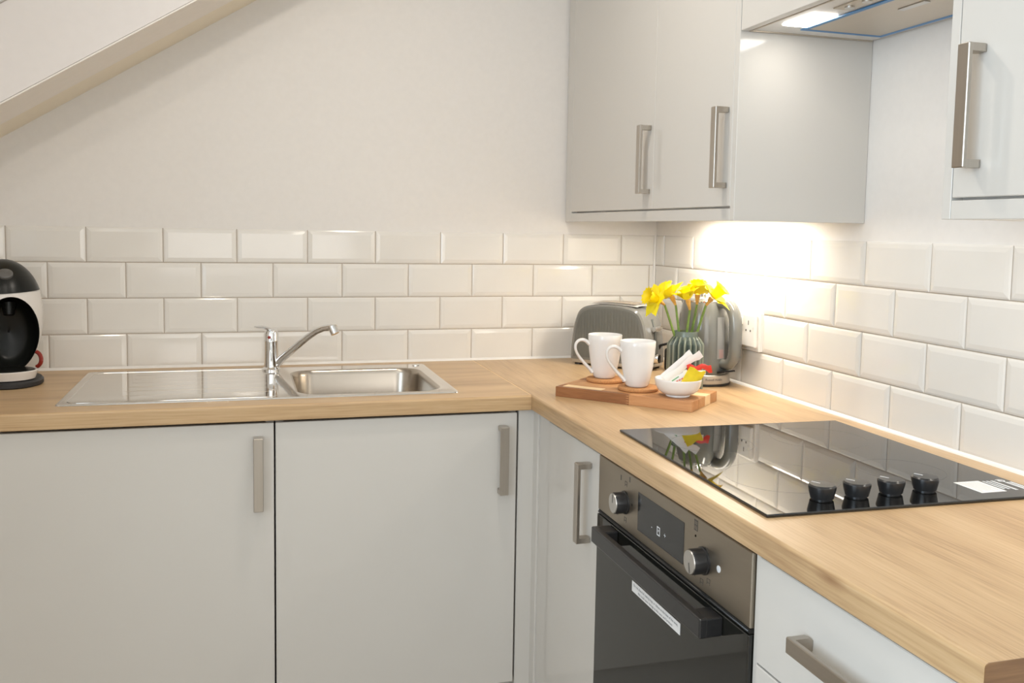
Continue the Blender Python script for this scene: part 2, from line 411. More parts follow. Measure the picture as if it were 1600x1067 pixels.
# sink run : pieces around the hole (grain along x)
b = MB(); zt, zb = WT, WT-WTH
XA = -2.45
b.prism([(-DB+u, WT+v) for u, v in prof] + [(HOLE[2], zb), (HOLE[2], zt)], lambda u, v, d: (d, u, v), XA, -DR-.0005, smooth=True)
b.box((XA, HOLE[2], zb), (HOLE[0], .0, zt)); b.box((HOLE[1], HOLE[2], zb), (-DR-.0005, .0, zt)); b.box((HOLE[0], HOLE[3], zb), (HOLE[1], .0, zt))
b.build('sink_run', M['oak_x'], wt, 30)
b = MB(); b.prism([(-DR+u, WT+v) for u, v in prof] + [(0, zb), (0, zt)], lambda u, v, d: (u, d, v), YE+.0012, .0, smooth=True)
b.build('hob_run', M['oak_y'], wt, 30)
b = MB(); b.prism([(-DR+u, WT+v) for u, v in prof] + [(0, zb), (0, zt)], lambda u, v, d: (u, d, v), YE, YE+.0012, smooth=True)
o = b.build('end_strip', M['oak_end'], wt, 30); o['label'] = 'darker brown edging strip on the cut end'
b = MB(); b.box((-DR-.0014, -DB+.008, WT-.001), (-DR+.0010, -.001, WT+.0003)); b.build('joint_strip', M['b_pale'], wt)

# ------------------------------------------------------------------ handles, base cabinets
def handle_mesh(L=.172):
    """bar handle along local z, standing off towards -y; back of posts at y=0"""
    b = MB(); w, t, so = .022, .0075, .034
    b.box((-w/2, -so, -L/2), (w/2, -so+t, L/2), .0012, 1)
    for s in (-1, 1):
        zc = s*(L/2-.006)
        b.prism([(-w/2+.0005, -so+t-.001), (w/2-.0005, -so+t-.001), (w/2-.0005, -.006), (w/2-.004, -.0005), (-w/2+.004, -.0005), (-w/2+.0005, -.006)],
                lambda u, v, d: (u, v, d), zc-.0055, zc+.0055)
    return b.mesh('handle', M['handle'], 30)
HM = handle_mesh()
def put_handle(parent, loc, facing, horiz=False):
    o = bpy.data.objects.new('handle', HM); C.objects.link(o); o.parent = parent; o.location = loc
    rz = 0 if facing == 'back' else -PI/2
    o.rotation_euler = (0, PI/2, rz) if horiz else (0, 0, rz)
    o['label'] = 'brushed nickel bar handle'
    return o
FY = -DB+.012                 # door face plane of the back run
FX = -DR+.0105                # door face plane of the right run
ZD0, ZD1 = .152, .8555
def door_back(parent, x0, x1, z0=ZD0, z1=ZD1, name='door'):
    b = MB(); b.box((x0, FY, z0), (x1, FY+.018, z1), .0012, 1); return b.build(name, M['gloss'], parent)
def door_right(parent, y0, y1, z0, z1, name='door', fx=None):
    fx = FX if fx is None else fx
    b = MB(); b.box((fx, y0, z0), (fx+.018, y1, z1), .0012, 1); return b.build(name, M['gloss'], parent)
def carcass_back(parent, x0, x1):
    b = MB(); y0 = FY+.020
    b.box((x0, y0, .15), (x0+.018, -.03, .862)); b.box((x1-.018, y0, .15), (x1, -.03, .862))
    b.box((x0+.018, y0, .15), (x1-.018, -.03, .168)); b.box((x0+.018, -.045, .168), (x1-.018, -.03, .862))
    return b.build('carcass', M['carc'], parent)
for (x0, x1, lab, hx, nm) in ((-1.8425, -1.2475, 'gloss pale grey base cabinet under the drainer, left of the sink cabinet', -1.2840, 'base_cabinet'),
                          (-1.2445, -.6535, 'gloss pale grey base cabinet under the sink bowl, beside the corner', -.6945, 'base_cabinet')):
    t = thing(nm, lab, 'cabinet')
    carcass_back(t, x0, x1)
    d = door_back(t, x0, x1-.001)
    put_handle(d, (hx, FY, .7400), 'back')
t = thing('base_cabinet', 'gloss pale grey base cabinet at the far left under the coffee machine', 'cabinet')
carcass_back(t, -2.44, -1.8455); door_back(t, -2.44, -1.8465)
# corner filler : an L of two gloss strips
t = thing('corner_post', 'narrow gloss grey corner filler post between the two base runs', 'corner post')
b = MB(); b.box((-.6490, FY+.004, .10), (-.6080, FY+.020, .8615), .001, 1); b.build('filler_strip', M['gloss'], t)
b = MB(); b.box((FX+.001, -.6465, .10), (FX+.017, -.6105, .8615), .001, 1); b.build('filler_strip', M['gloss'], t)
b = MB(); b.box((FX+.006, -.7330, .10), (FX+.020, -.6470, .8615), .001, 1); b.build('filler_strip', M['gloss'], t)
# narrow cabinet beside the oven
t = thing('base_cabinet', 'narrow gloss grey base cabinet with a vertical handle left of the oven', 'cabinet')
b = MB(); b.box((FX+.020, -1.0640, .15), (-.03, -1.046, .862)); b.box((FX+.020, -.7530, .15), (-.03, -.735, .862)); b.box((FX+.02, -1.046, .15), (-.03, -.753, .168))
b.build('carcass', M['carc'], t)
d = door_right(t, -1.0635, -.7350, ZD0, ZD1); put_handle(d, (FX, -1.0150, .7400), 'right')
# drawer unit at the right end
t = thing('drawer_unit', 'gloss white drawer unit with a horizontal handle right of the oven', 'drawers')
b = MB(); b.box((FX+.004, -1.6735, .15), (-.03, -1.6630, .862)); b.box((FX+.02, -2.089, .15), (-.03, -2.073, .862)); b.box((FX+.02, -2.073, .15), (-.03, -1.6735, .168)); b.box((-.045, -2.073, .168), (-.03, -1.6735, .862))
b.build('carcass', M['gloss'], t)
for (z0, z1, hz) in ((.7000, .8555, .7850), (.428, .697, .60), (ZD0, .425, .33)):
    d = door_right(t, -2.0880, -1.6765, z0, z1, 'drawer_front'); put_handle(d, (FX, -1.884, hz), 'right', True)
# plinths
t = thing('plinth', 'recessed grey plinth board below the sink run doors', 'plinth'); b = MB(); b.box((-2.44, -.565, 0), (-.57, -.549, .149)); b.build('board', M['carc'], t)
t = thing('plinth', 'recessed grey plinth board below the oven run', 'plinth'); b = MB(); b.box((-.565, -2.07, 0), (-.549, -.567, .149)); b.build('board', M['carc'], t)

# ------------------------------------------------------------------ oven
OY0, OY1 = -1.6605, -1.0660
ov = thing('built_in_oven', 'black glass built-in oven with bronze steel control panel under the hob', 'oven')
b = MB(); b.box((FX+.012, OY0+.004, .20), (-.06, OY1-.004, .862)); b.build('body', M['dark'], ov)
b = MB(); b.box((FX-.002, OY0, .7420), (FX+.010, OY1, .8560), .0015, 1); fas = b.build('control_panel', M['ovensteel'], ov)
b = MB(); b.box((FX-.0026, -1.4480, .7612), (FX-.001, -1.2625, .8330)); disp = b.build('display', M['display'], fas)
def on_front(x, y0, z0):      # text plane on the right run, reading along -y
    return lambda u, v: (x, y0-u, z0+v)
text_mb('-', .016, on_front(FX-.0029, -1.325, .787)).build('display_symbol', M['lightmark'], fas)
text_mb('+', .015, on_front(FX-.0029, -1.378, .787)).build('display_symbol', M['lightmark'], fas)
b = MB()
for (u0, u1, v0, v1) in ((-.006, .006, .006, .008), (-.006, .006, -.008, -.006), (-.006, -.0042, -.006, .006), (.0042, .006, -.006, .006), (-.001, .001, -.001, .003)):
    b.box((FX-.0029, -1.352-u1, .787+v0), (FX-.0026, -1.352-u0, .787+v1))
b.build('display_symbol', M['lightmark'], fas)
def panel_mark(y, z, kind):
    b = MB(); x = FX-.0024
    if kind == 'grid':
        for k in range(3): b.box((x, y-.006+k*.005, z-.009), (x+.0005, y-.0045+k*.005, z+.009))
        for k in range(3): b.box((x, y-.006, z-.009+k*.008), (x+.0005, y+.006, z-.0078+k*.008))
    elif kind == 'dot': b.lathe([(.0001, 0), (.0022, 0)], 12, fn=lambda p, q, r: (x, y+p, z+q), capb=False)
    elif kind == 'dash': b.box((x, y-.002, z-.005), (x+.0005, y+.002, z+.005))
    else:
        b.box((x, y-.005, z-.005), (x+.0005, y-.004, z+.005)); b.box((x, y+.004, z-.005), (x+.0005, y+.005, z+.005)); b.box((x, y-.005, z+.004), (x+.0005, y+.005, z+.005)); b.box((x, y-.003, z-.002), (x+.0005, y+.003, z-.001))
    b.build('panel_mark', M['mark'], fas)
for (y, z, k) in ((-1.488, .842, 'grid'), (-1.488, .824, 'dot'), (-1.525, .812, 'box'), (-1.460, .778, 'box'), (-1.485, .762, 'box'), (-1.513, .757, 'box'), (-1.535, .765, 'box'),
                  (-1.180, .838, 'dash'), (-1.205, .832, 'box'), (-1.222, .845, 'dash'), (-1.205, .762, 'box'), (-1.235, .800, 'dot'), (-1.1680, .762, 'dot')):
    panel_mark(y, z, k)
def oven_knob(y, z, ang):
    def fn(p, q, r): return (FX-.002-r, y+p, z+q)
    b = MB(); b.lathe([(.0225, 0), (.0225, .003), (.0205, .004), (.0205, .022), (.0195, .0245)], 32, fn=fn, capb=False); k = b.build('knob', M['blackplastic'], fas)
    b = MB(); b.lathe([(.0190, .0246), (.0185, .0262), (.0005, .0266)], 32, fn=fn, capb=False); b.build('knob_cap', M['knobmetal'], fas)['label'] = 'brushed steel knob face'
    b = MB(); c, s_ = math.cos(ang), math.sin(ang)
    b.prism([(.001, -.0006), (.0175, -.0006), (.0175, .0006), (.001, .0006)], lambda u, v, d: fn(u*c-v*s_, u*s_+v*c, d), .0266, .0271); b.build('pointer', M['mark'], fas)
oven_knob(-1.2020, .7950, PI/2); oven_knob(-1.5170, .7930, -PI/2-.2)
b = MB(); b.lathe([(.0056, 0), (.0056, .0008), (.004, .0012)], 20, fn=lambda p, q, r: (FX-.002-r, -1.5657+p, .797+q)); b.build('energy_mark', M['lightmark'], fas)
# door
b = MB(); b.box((FX-.004, OY0, .20), (FX+.011, OY1, .7330), .002, 2); od = b.build('oven_door', M['ovenglass'], ov); od['label'] = 'black glass oven door'
b = MB(); b.box((FX-.001, OY0+.002, .7340), (FX+.010, OY1-.002, .7410)); b.build('vent_gap', M['dark'], ov)
b = MB(); b.tube([(FX-.0015, OY1-.003, .7372), (FX-.0015, OY0+.003, .7372)], .0022, 8); b.build('vent_trim', M['blackplastic'], ov)
b = MB(); HX = FX-.044
b.box((HX, -1.5880, .6985), (HX+.014, -1.1350, .7300), .0025, 2)
for (y0, y1) in ((-1.5880, -1.545), (-1.178, -1.1350)): b.box((HX+.010, y0, .6990), (FX-.004, y1, .7295), .0025, 2)
b.build('door_handle', M['blackplastic'], od)
b = MB(); b.box((FX-.0046, -1.4490, .6395), (FX-.0040, -1.2505, .6595)); lb = b.build('notice_label', M['paper'], od)
text_mb('Do not place foil, baking trays or dishes on the base of the oven,', .0070, on_front(FX-.0048, -1.3500, .6535)).build('printed_line', M['ink'], od)
text_mb('this could cause damage to the oven and furniture', .0070, on_front(FX-.0048, -1.3500, .6450)).build('printed_line', M['ink'], od)
b = MB()
for k in range(2): b.box((FX-.0045, -1.354, .470-k*.02), (FX-.004, -1.352, .472-k*.02))
b.build('glass_marks', M['lightmark'], od)

# ------------------------------------------------------------------ hob
hob = thing('ceramic_hob', 'black ceramic glass hob with four knobs set in the worktop', 'hob', (-.5673, -1.0619, WT), math.radians(-.95))
hob.rotation_euler = (0, 0, math.radians(-1.4))
HW, HL = .512, .5835
b = MB(); b.box((0, -HL, .0006), (HW, 0, .0052), .0016, 2); b.build('glass_plate', M['glassblack'], hob)
b = MB(); b.box((.012, -HL+.012, -.0005), (HW-.012, -.012, .0006)); b.build('seal_strip', M['dark'], hob)
ringm = simple('zone_ring', (0.10, 0.10, 0.10), 0.2)
for (cx, cy, r) in ((.135, -.150, .080), (.370, -.150, .095), (.135, -.400, .095), (.370, -.400, .075)):
    b = MB(); b.lathe([(r-.0007, .0053), (r, .0053)], 64, (cx, cy, 0), capb=False, capt=False); b.build('cooking_zone', ringm, hob)
def hob_knob(p):
    k = empty('knob'); k.parent = hob; k.location = p
    b = MB(); b.lathe([(.0150, 0), (.0150, .0022), (.0180, .0026), (.0185, .0050), (.0215, .0190), (.0212, .0215), (.0190, .0238), (.001, .0240)], 32); b.build('knob_body', M['blackplastic'], k)
    b = MB(); b.box((-.001, .004, .0238), (.001, .018, .0246)); b.build('pointer', M['greyink'], k)
    k.rotation_euler.z = .5
from math import cos, sin
rt = hob.rotation_euler.z
def to_hob(x, y):
    dx, dy = x+.5673, y+1.0619
    return (dx*cos(-rt)-dy*sin(-rt), dx*sin(-rt)+dy*cos(-rt))
for (x, y) in ((-.4525, -1.5930), (-.3890, -1.5930), (-.3240, -1.5915), (-.2570, -1.5895)):
    hob_knob(to_hob(x, y) + (.0052,))
# notice label on the glass
P = [to_hob(*q) for q in ((-.1755, -1.5620), (-.1755, -1.6245), (-.1263, -1.6248), (-.1263, -1.5635))]
def lab_pt(u, v, z): # u across (away from the front), v towards the wall end
    a, b_, c, d = [Vector(q) for q in P]
    q = a*(1-u)*(1-v) + b_*u*(1-v) + c*u*v + d*(1-u)*v
    return (q.x, q.y, z)
b = MB(); b.prism([(0, 0), (1, 0), (1, 1), (0, 1)], lambda u, v, d: lab_pt(u, v, d), .0052, .0056); sl = b.build('notice_label', M['paper'], hob)
b = MB()
for k in range(7):
    v = .12+k*.115; e = (.93, .80, .90, .86, .92, .70, .85)[k]
    b.prism([(.10, v), (e, v), (e, v+.035), (.10, v+.035)], lambda u, w, d: lab_pt(u, w, d), .0056, .0058)
b.build('printed_lines', M['greyink'], hob)
b = MB()
for (v, u0, u1, h_) in ((1.10, .05, .80, .08), (1.26, .05, .84, .08), (1.43, .05, .95, .11), (1.64, .02, .12, .26), (1.80, .25, .99, .12), (1.97, .25, .93, .12)):
    b.prism([(u0, v), (u1, v), (u1, v+h_), (u0, v+h_)], lambda u, w, d: lab_pt(u, w, d), .0052, .0055)
b.lathe([(.005, 0), (.008, 0)], 20, fn=lambda p, q, r: (lab_pt(.10, 1.80, 0)[0]+p, lab_pt(.10, 1.80, 0)[1]+q, .0055), capb=False, capt=False)
b.build('white_printing', M['lightmark'], hob)

# ------------------------------------------------------------------ wall cabinets, hood
WX = -.3193                    # front plane of wall cabinet doors
ZB = 1.3412
wc = thing('wall_cabinet', 'double door grey gloss wall cabinet in the corner above the toaster', 'wall cabinet')
b = MB()
b.box((WX+.0205, -.0610, ZB+.027), (-.0005, -.0065, 2.06)); b.box((WX+.0205, -1.0420, ZB+.027), (-.0005, -.0610, ZB+.045)); b.box((-.0125, -1.0420, ZB+.045), (-.0005, -.0610, 2.06)); b.box((WX+.0205, -1.0420, 2.042), (-.0125, -.0610, 2.06))
b.build('carcass', M['carc'], wc)
b = MB(); b.box((WX, -.0595, ZB), (WX+.020, -.0065, 2.06), .0008, 1); b.build('filler_strip', M['gloss'], wc)
b = MB(); b.box((WX, -1.0612, ZB), (.0055, -1.0432, 2.06), .0008, 1); b.build('end_panel', M['gloss'], wc)
b = MB(); b.box((WX, -1.0425, ZB), (WX+.018, -.0602, ZB+.0265), .0008, 1); b.build('pelmet', M['gloss'], wc)
for (y0, y1, hy) in ((-.6560, -.0610, -.6330), (-1.0420, -.6580, -1.0200)):
    d = door_right(wc, y0, y1, ZB+.0310, 2.06, 'door', WX); put_handle(d, (WX, hy, 1.4970), 'right')
# strip light under the cabinet
t = thing('under_cabinet_light', 'slim lit strip light under the corner wall cabinet', 'light')
b = MB(); b.box((-.115, -.86, ZB+.012), (-.075, -.36, ZB+.0265), .002, 1); b.build('housing', M['whiteplastic'], t)
b = MB(); b.box((-.112, -.855, ZB+.010), (-.078, -.365, ZB+.012)); b.build('diffuser', M['stripglow'], t)
area('strip_light_lamp', (-.095, -.61, ZB+.008), (0, 0, 0), .03, .48, 2.4, (1.0, .91, .78))
# right cabinet
rc = thing('wall_cabinet', 'pale gloss wall cabinet right of the extractor hood, at the right edge', 'wall cabinet')
b = MB(); b.box((WX+.0205, -2.09, ZB+.027), (-.0005, -1.6825, ZB+.045)); b.box((-.0125, -2.09, ZB+.045), (-.0005, -1.6825, 2.06)); b.box((WX+.0205, -2.09, 2.042), (-.0125, -1.6825, 2.06)); b.box((WX+.0205, -2.108, ZB+.027), (-.0005, -2.09, 2.06))
b.build('carcass', M['carc'], rc)
b = MB(); b.box((WX, -1.6815, ZB), (.0055, -1.6640, 2.06), .0008, 1); b.build('end_panel', M['gloss'], rc)
b = MB(); b.box((WX, -2.108, ZB), (WX+.018, -1.6823, ZB+.0275), .0008, 1); b.build('pelmet', M['gloss'], rc)
d = door_right(rc, -2.108, -1.6830, ZB+.0315, 2.06, 'door', WX); put_handle(d, (WX, -1.7270, 1.4990), 'right')
t = thing('under_cabinet_light', 'slim lit strip light under the right hand wall cabinet', 'light')
b = MB(); b.box((-.115, -2.05, ZB+.012), (-.075, -1.75, ZB+.0265), .002, 1); b.build('housing', M['whiteplastic'], t)
b = MB(); b.box((-.112, -2.045, ZB+.010), (-.078, -1.755, ZB+.012)); b.build('diffuser', M['stripglow'], t)
area('strip_light_lamp', (-.095, -1.90, ZB+.008), (0, 0, 0), .03, .28, .5, (1.0, .93, .84))
# hood cabinet with a lift-up front
HZ = 1.7345
hc = thing('hood_cabinet', 'grey gloss bridging cabinet front above the extractor hood', 'wall cabinet')
b = MB(); b.box((WX+.0205, -1.6630, HZ+.012), (-.0005, -1.645, 2.06)); b.box((WX+.0205, -1.080, HZ+.012), (-.0005, -1.062, 2.06)); b.box((WX+.0205, -1.645, 2.042), (-.0005, -1.080, 2.06)); b.build('carcass', M['carc'], hc)
b = MB(); b.box((WX, -1.6625, HZ), (WX+.018, -1.0640, 2.06), .0008, 1); b.build('flap_door', M['gloss'], hc)
eh = thing('extractor_hood', 'white built-in extractor hood with lit lamp between the wall cabinets', 'extractor hood')
b = MB()
b.box((-.2980, -1.6625, HZ+.002), (-.002, -1.0640, HZ+.011)); b.box((-.285, -1.64, HZ+.011), (-.05, -1.09, HZ+.16)); b.build('hood_body', M['hoodwhite'], eh)
b = MB(); b.box((-.3000, -1.6625, HZ-.0006), (-.2955, -1.0640, HZ+.012)); b.box((-.2955, -1.0685, HZ-.0006), (-.002, -1.0640, HZ+.002)); b.build('front_trim', M['filt'], eh)
b = MB(); b.box((-.2000, -1.6100, HZ-.0006), (-.0260, -1.1240, HZ+.002)); b.build('grease_filter', M['filt'], eh)['label'] = 'beige metal grease filter panel'
b = MB()
w = .007
b.box((-.2110, -1.621, HZ-.0012), (-.2000, -1.113, HZ+.0005)); b.box((-.0260, -1.621, HZ-.0012), (-.0150, -1.113, HZ+.0005)); b.box((-.2, -1.124, HZ-.0012), (-.026, -1.113, HZ+.0005)); b.box((-.2, -1.621, HZ-.0012), (-.026, -1.610, HZ+.0005))
b.build('protective_film', M['bluefilm'], eh)['label'] = 'strip of blue protective film'
b = MB(); b.box((-.2680, -1.2400, HZ-.0008), (-.2130, -1.1370, HZ+.001)); b.build('lamp', M['hoodglow'], eh)
b = MB(); b.box((-.2680, -1.5900, HZ-.0008), (-.2130, -1.4870, HZ+.001)); b.build('lamp', M['hoodglow'], eh)
b = MB(); b.box((-.2590, -1.4550, HZ-.0008), (-.2250, -1.2900, HZ+.0015)); cp = b.build('control_strip', M['filt'], eh)
for k in range(3):
    b = MB(); b.lathe([(.009, 0), (.009, -.003), (.007, -.0035)], 20, (-.242, -1.315-k*.05, HZ-.0008)); b.build('button', M['knobmetal'], cp)
b = MB(); b.box((-.150, -1.400, HZ-.0030), (-.135, -1.330, HZ-.0006), .001, 1); b.build('filter_latch', M['knobmetal'], eh)
area('hood_lamp_light', (-.2405, -1.19, HZ-.004), (0, 0, 0), .05, .10, .08, (1.0, .94, .85))
area('hood_lamp_light', (-.2405, -1.54, HZ-.004), (0, 0, 0), .05, .10, .08, (1.0, .94, .85))

# ------------------------------------------------------------------ sink and tap
sk = thing('kitchen_sink', 'stainless steel inset sink with grooved drainer on its left', 'sink')
SX0, SX1, SY0, SY1 = -1.7250, -.7900, -.5560, -.0680
BX0, BX1, BY0, BY1 = -1.1850, -.8280, -.5250, -.1380
def rrect(x0, x1, y0, y1, r, n=6):
    p = []
    for (cx, cy, a0) in ((x1-r, y1-r, 0), (x0+r, y1-r, PI/2), (x0+r, y0+r, PI), (x1-r, y0+r, 3*PI/2)):
        for k in range(n+1): a = a0+PI/2*k/n; p.append((cx+r*cos(a), cy+r*sin(a)))
    return p
n = 6
def loop(b, pts, z): return [b.bm.verts.new((x, y, z)) for x, y in pts]
b = MB()
# deck: outer outline to bowl outline is split : right part with the bowl, left part the drainer
DX = -1.2050
outer = rrect(SX0, SX1, SY0, SY1, .012, n)
seq = [(rrect(SX0, SX1, SY0, SY1, .012, n), WT+.0002), (rrect(SX0+.001, SX1-.001, SY0+.001, SY1-.001, .011, n), WT+.0022), (rrect(SX0+.004, SX1-.004, SY0+.004, SY1-.004, .010, n), WT+.0032), (rrect(SX0+.012, SX1-.012, SY0+.012, SY1-.012, .010, n), WT+.0026)]
L = [loop(b, p, z) for p, z in seq]
for a, c in zip(L, L[1:]):
    m = len(a)
    for k in range(m): b.face([a[k], a[(k+1) % m], c[(k+1) % m], c[k]], True)
inner = L[-1]
bowl_top = loop(b, rrect(BX0-.006, BX1+.006, BY0-.006, BY1+.006, .066, n), WT+.0026)
m = len(inner); q = n+1
# bridge inner outline (4 corner arcs) with bowl outline (4 arcs)
for k in range(m):
    b.face([inner[k], inner[(k+1) % m], bowl_top[(k+1) % m], bowl_top[k]], False)
b.build('deck', M['steel'], sk, 25)
b = MB()
seq = [(0.006, .066, .0026), (.003, .065, .0022), (0, .062, -.001), (-.004, .060, -.012), (-.010, .058, -.10), (-.016, .056, -.135), (-.030, .05, -.152), (-.060, .04, -.157)]
L = [loop(b, rrect(BX0-e, BX1+e, BY0-e, BY1+e, r, n), WT+z) for e, r, z in seq]
for a, c in zip(L, L[1:]):
    for k in range(m): b.face([a[k], a[(k+1) % m], c[(k+1) % m], c[k]], True)
b.face(L[-1])
b.build('bowl', M['bowl_steel'], sk, 50)
b = MB(); b.lathe([(.040, .0), (.040, .002), (.032, .0025), (.028, .001)], 28, (-1.01, -.32, WT-.1565)); b.build('strainer', M['chrome'], sk)
# pressed drainer tray: shallow frame + ribs
b = MB()
for k in range(6):
    y = -.460 + k*.062
    b.tube([(-1.60, y, WT+.0018), (-1.59, y, WT+.0023), (-1.26, y, WT+.0023), (-1.245, y, WT+.0018)], .0007, 6, flat=1.0)
b.build('drainer_ribs', M['steel'], sk)
b = MB()
fr = rrect(-1.705, -1.235, -.537, -.092, .025, 5)
pts = [(x, y, WT+.0026) for x, y in fr]; pts.append(pts[0])
b.tube(pts, .0010, 6, cap=False); b.build('drainer_rim', M['steel'], sk)
b = MB(); b.lathe([(.011, 0), (.011, .0015), (.008, .003), (.0005, .0034)], 20, (-.8185, -.0960, WT+.0026)); b.build('overflow_plug', M['chrome'], sk)
# tap
tp = thing('mixer_tap', 'chrome single lever mixer tap with long slanting spout at the sink', 'tap', (-1.2385, -.1150, WT+.0026))
b = MB(); b.lathe([(.0265, 0), (.0265, .004), (.0235, .007), (.0200, .010), (.0198, .080), (.0208, .082), (.0208, .086), (.0200, .088), (.0200, .104), (.017, .113), (.008, .118), (.0005, .119)], 32); b.build('tap_body', M['chrome'], tp)
b = MB()
sp = [Vector(v) for v in ((.014, -.004, .018), (.030, -.018, .036), (.060, -.046, .066), (.095, -.078, .101), (.118, -.100, .121), (.138, -.119, .1315), (.155, -.134, .1345), (.166, -.1445, .1330))]
b.tube(sp, [.0115, .0108, .0100, .0094, .0092, .0092, .0094, .0098], 16); b.build('spout', M['chrome'], tp)
b = MB(); b.tube([(.158, -.137, .1375), (.166, -.1445, .118)], [.0128, .0122], 18); b.build('spout_nozzle', M['chrome'], tp)
b = MB(); b.tube([(.004, .0, .112), (-.010, -.006, .120), (-.026, -.014, .1255), (-.044, -.024, .1270)], [.010, .0115, .0115, .007], 12, flat=.42, up=(.5, -1, 0)); b.build('lever', M['chrome'], tp)
b = MB(); b.lathe([(.0048, 0), (.0042, .0016), (.0005, .002)], 14, fn=lambda p, q, r: (-.0060+p*.95, -.0188-r, .096+q)); b.build('hot_mark', M['redplastic'], tp)['label'] = 'small red hot water dot'

# ------------------------------------------------------------------ socket
so = thing('wall_socket', 'white double plug socket on the tiled wall behind the kettle', 'socket')
b = MB(); b.box((-.0080, -.6735, 1.0015), (.006, -.5165, 1.1045), .0015, 1); b.build('pattress', M['whiteplastic'], so)
b = MB(); b.box((-.0190, -.6670, 1.0115), (-.0080, -.5220, 1.0995), .004, 2); fp = b.build('face_plate', M['whiteplastic'], so)
for y in (-.5865, -.6015):
    b = MB(); b.prism([(-.0190, 1.0700), (-.0235, 1.0715), (-.0200, 1.0920), (-.0190, 1.0920)], lambda u, v, d: (u, d, v), y-.0055, y+.0055); b.build('rocker_switch', M['white'], so)
    b = MB(); b.box((-.0193, y-.0045, 1.0665), (-.0188, y+.0045, 1.0700)); b.build('switch_slot', M['mark'], so)
for yc in (-.5560, -.6350):
    b = MB()
    for (dy, z, w, h) in ((0, 1.0770, .0018, .006), (-.011, 1.0560, .0026, .0026), (.011, 1.0560, .0026, .0026)):
        b.box((-.0193, yc+dy-w, z-h), (-.0188, yc+dy+w, z+h))
    b.build('pin_holes', M['mark'], so)
b = MB(); b.lathe([(.0035, 0), (.0028, .0006)], 12, fn=lambda p, q, r: (-.0190-r, -.6590+p, 1.0640+q)); b.build('screw', M['greyink'], so)

# ------------------------------------------------------------------ toaster
TL, TW, TH_ = .264, .120, .194
ts = thing('toaster', 'grey two slot toaster with rippled side in the corner behind the mugs', 'toaster', (-.3385, -.1290, WT), math.atan2(-.77, .64))
# local: x along the long face, y into depth (0 = front face), z up
def side_prof(ins=0.0, z0=.018, n=10):
    """outline of the long side: wide at foot, sides leaning in, arched top"""
    p = []
    L_, H_ = TL-2*ins, TH_-ins
    pts = [(0.0, z0), (.002, .070), (.009, .125), (.022, .164), (.040, .181), (.070, .1895), (TL/2, .1935)]
    pts = [(ins + x*(L_/TL), z0 + (z-z0)*(H_-z0)/(TH_-z0)) for x, z in pts]
    full = pts + [(TL-x, z) for x, z in pts[-2::-1]]
    # smooth with chaikin
    for _ in range(2):
        q_ = [full[0]]
        for a, c in zip(full, full[1:]): q_ += [(a[0]*.75+c[0]*.25, a[1]*.75+c[1]*.25), (a[0]*.25+c[0]*.75, a[1]*.25+c[1]*.75)]
        q_.append(full[-1]); full = q_
    return full
b = MB()
prof_s = [(0.000, .006), (.004, .001), (.012, .0), (TW-.012, .0), (TW-.004, .001), (TW, .006)]
rings = [[b.bm.verts.new((x, y, z)) for x, z in side_prof(ins)] for y, ins in prof_s]
for a, c in zip(rings, rings[1:]):
    for k in range(len(a)-1): b.face([a[k], a[k+1], c[k+1], c[k]], True)
    b.face([a[-1], a[0], c[0], c[-1]])
b.face(rings[0]); b.face(rings[-1][::-1])
b.build('housing', M['grey'], ts, 40)
# rippled panel standing slightly proud on each long face
def ripple(y, s):
    out = side_prof(.012, .026)
    b = MB(); nc, nr = 73, 13
    def zt(x):
        for (x0, z0), (x1, z1) in zip(out, out[1:]):
            if x0 <= x <= x1+1e-9: return z0+(z1-z0)*(x-x0)/max(1e-9, x1-x0)
        return .03
    xa, xb = out[0][0], out[-1][0]
    def P(i, j):
        x = xa+(xb-xa)*i/(nc-1); z_t = zt(x); v = j/(nr-1)
        z = .026+(z_t-.026)*v
        edge = min(1, i/2, (nc-1-i)/2, (nr-1-j)/1.5+0.0)
        r = (.0007*(1 if i % 3 == 0 else -.5)*(.6+.4*cos(v*PI*4+(i//3)*PI)) + .0008)*edge
        return (x, y - s*max(-.0005, r+.0006), z)
    b.grid(P, nc, nr); b.build('rippled_panel', M['greypanel'], ts, 60, fix=False)
ripple(0, 1); ripple(TW, -1)
b = MB()
def topz(x): return TH_-.0008 - .0045*((x-TL/2)/(TL/2-.045))**2
b.grid(lambda i, j: (.046+(TL-.092)*i/16, .018+(TW-.036)*j/6, topz(.046+(TL-.092)*i/16)+.0012+.0006*(1 if 0 < j < 6 else -2)), 17, 7)
b.build('top_plate', M['topplate'], ts)
for (y0, y1) in ((.024, .052), (.068, .096)):
    b = MB(); b.grid(lambda i, j: (.058+(TL-.116)*i/12, y0+(y1-y0)*j, topz(.058+(TL-.116)*i/12)+.0058), 13, 2); b.build('slot', M['slot'], ts)
b = MB(); b.box((.004, .004, .006), (TL-.004, TW-.004, .019), .002, 1); b.build('base_band', M['knobmetal'], ts)
for (x, y) in ((.02, .02), (TL-.02, .02), (.02, TW-.02), (TL-.02, TW-.02)):
    b = MB(); b.lathe([(.012, 0), (.012, .007)], 14, (x, y, 0)); b.build('foot', M['blackmatt'], ts)
b = MB(); b.tube([(TL-.003, TW/2, .030), (TL+.0005, TW/2, .060), (TL-.005, TW/2, .115), (TL-.016, TW/2, .152)], .0045, 8, flat=1.0); b.build('lever_track', M['greypanel'], ts)
b = MB(); b.prism([(TL-.014, .128), (TL+.022, .136), (TL+.009, .125), (TL-.002, .114)], lambda u, v, d: (u, d, v), TW/2-.020, TW/2+.020); b.build('lever', M['chrome'], ts)
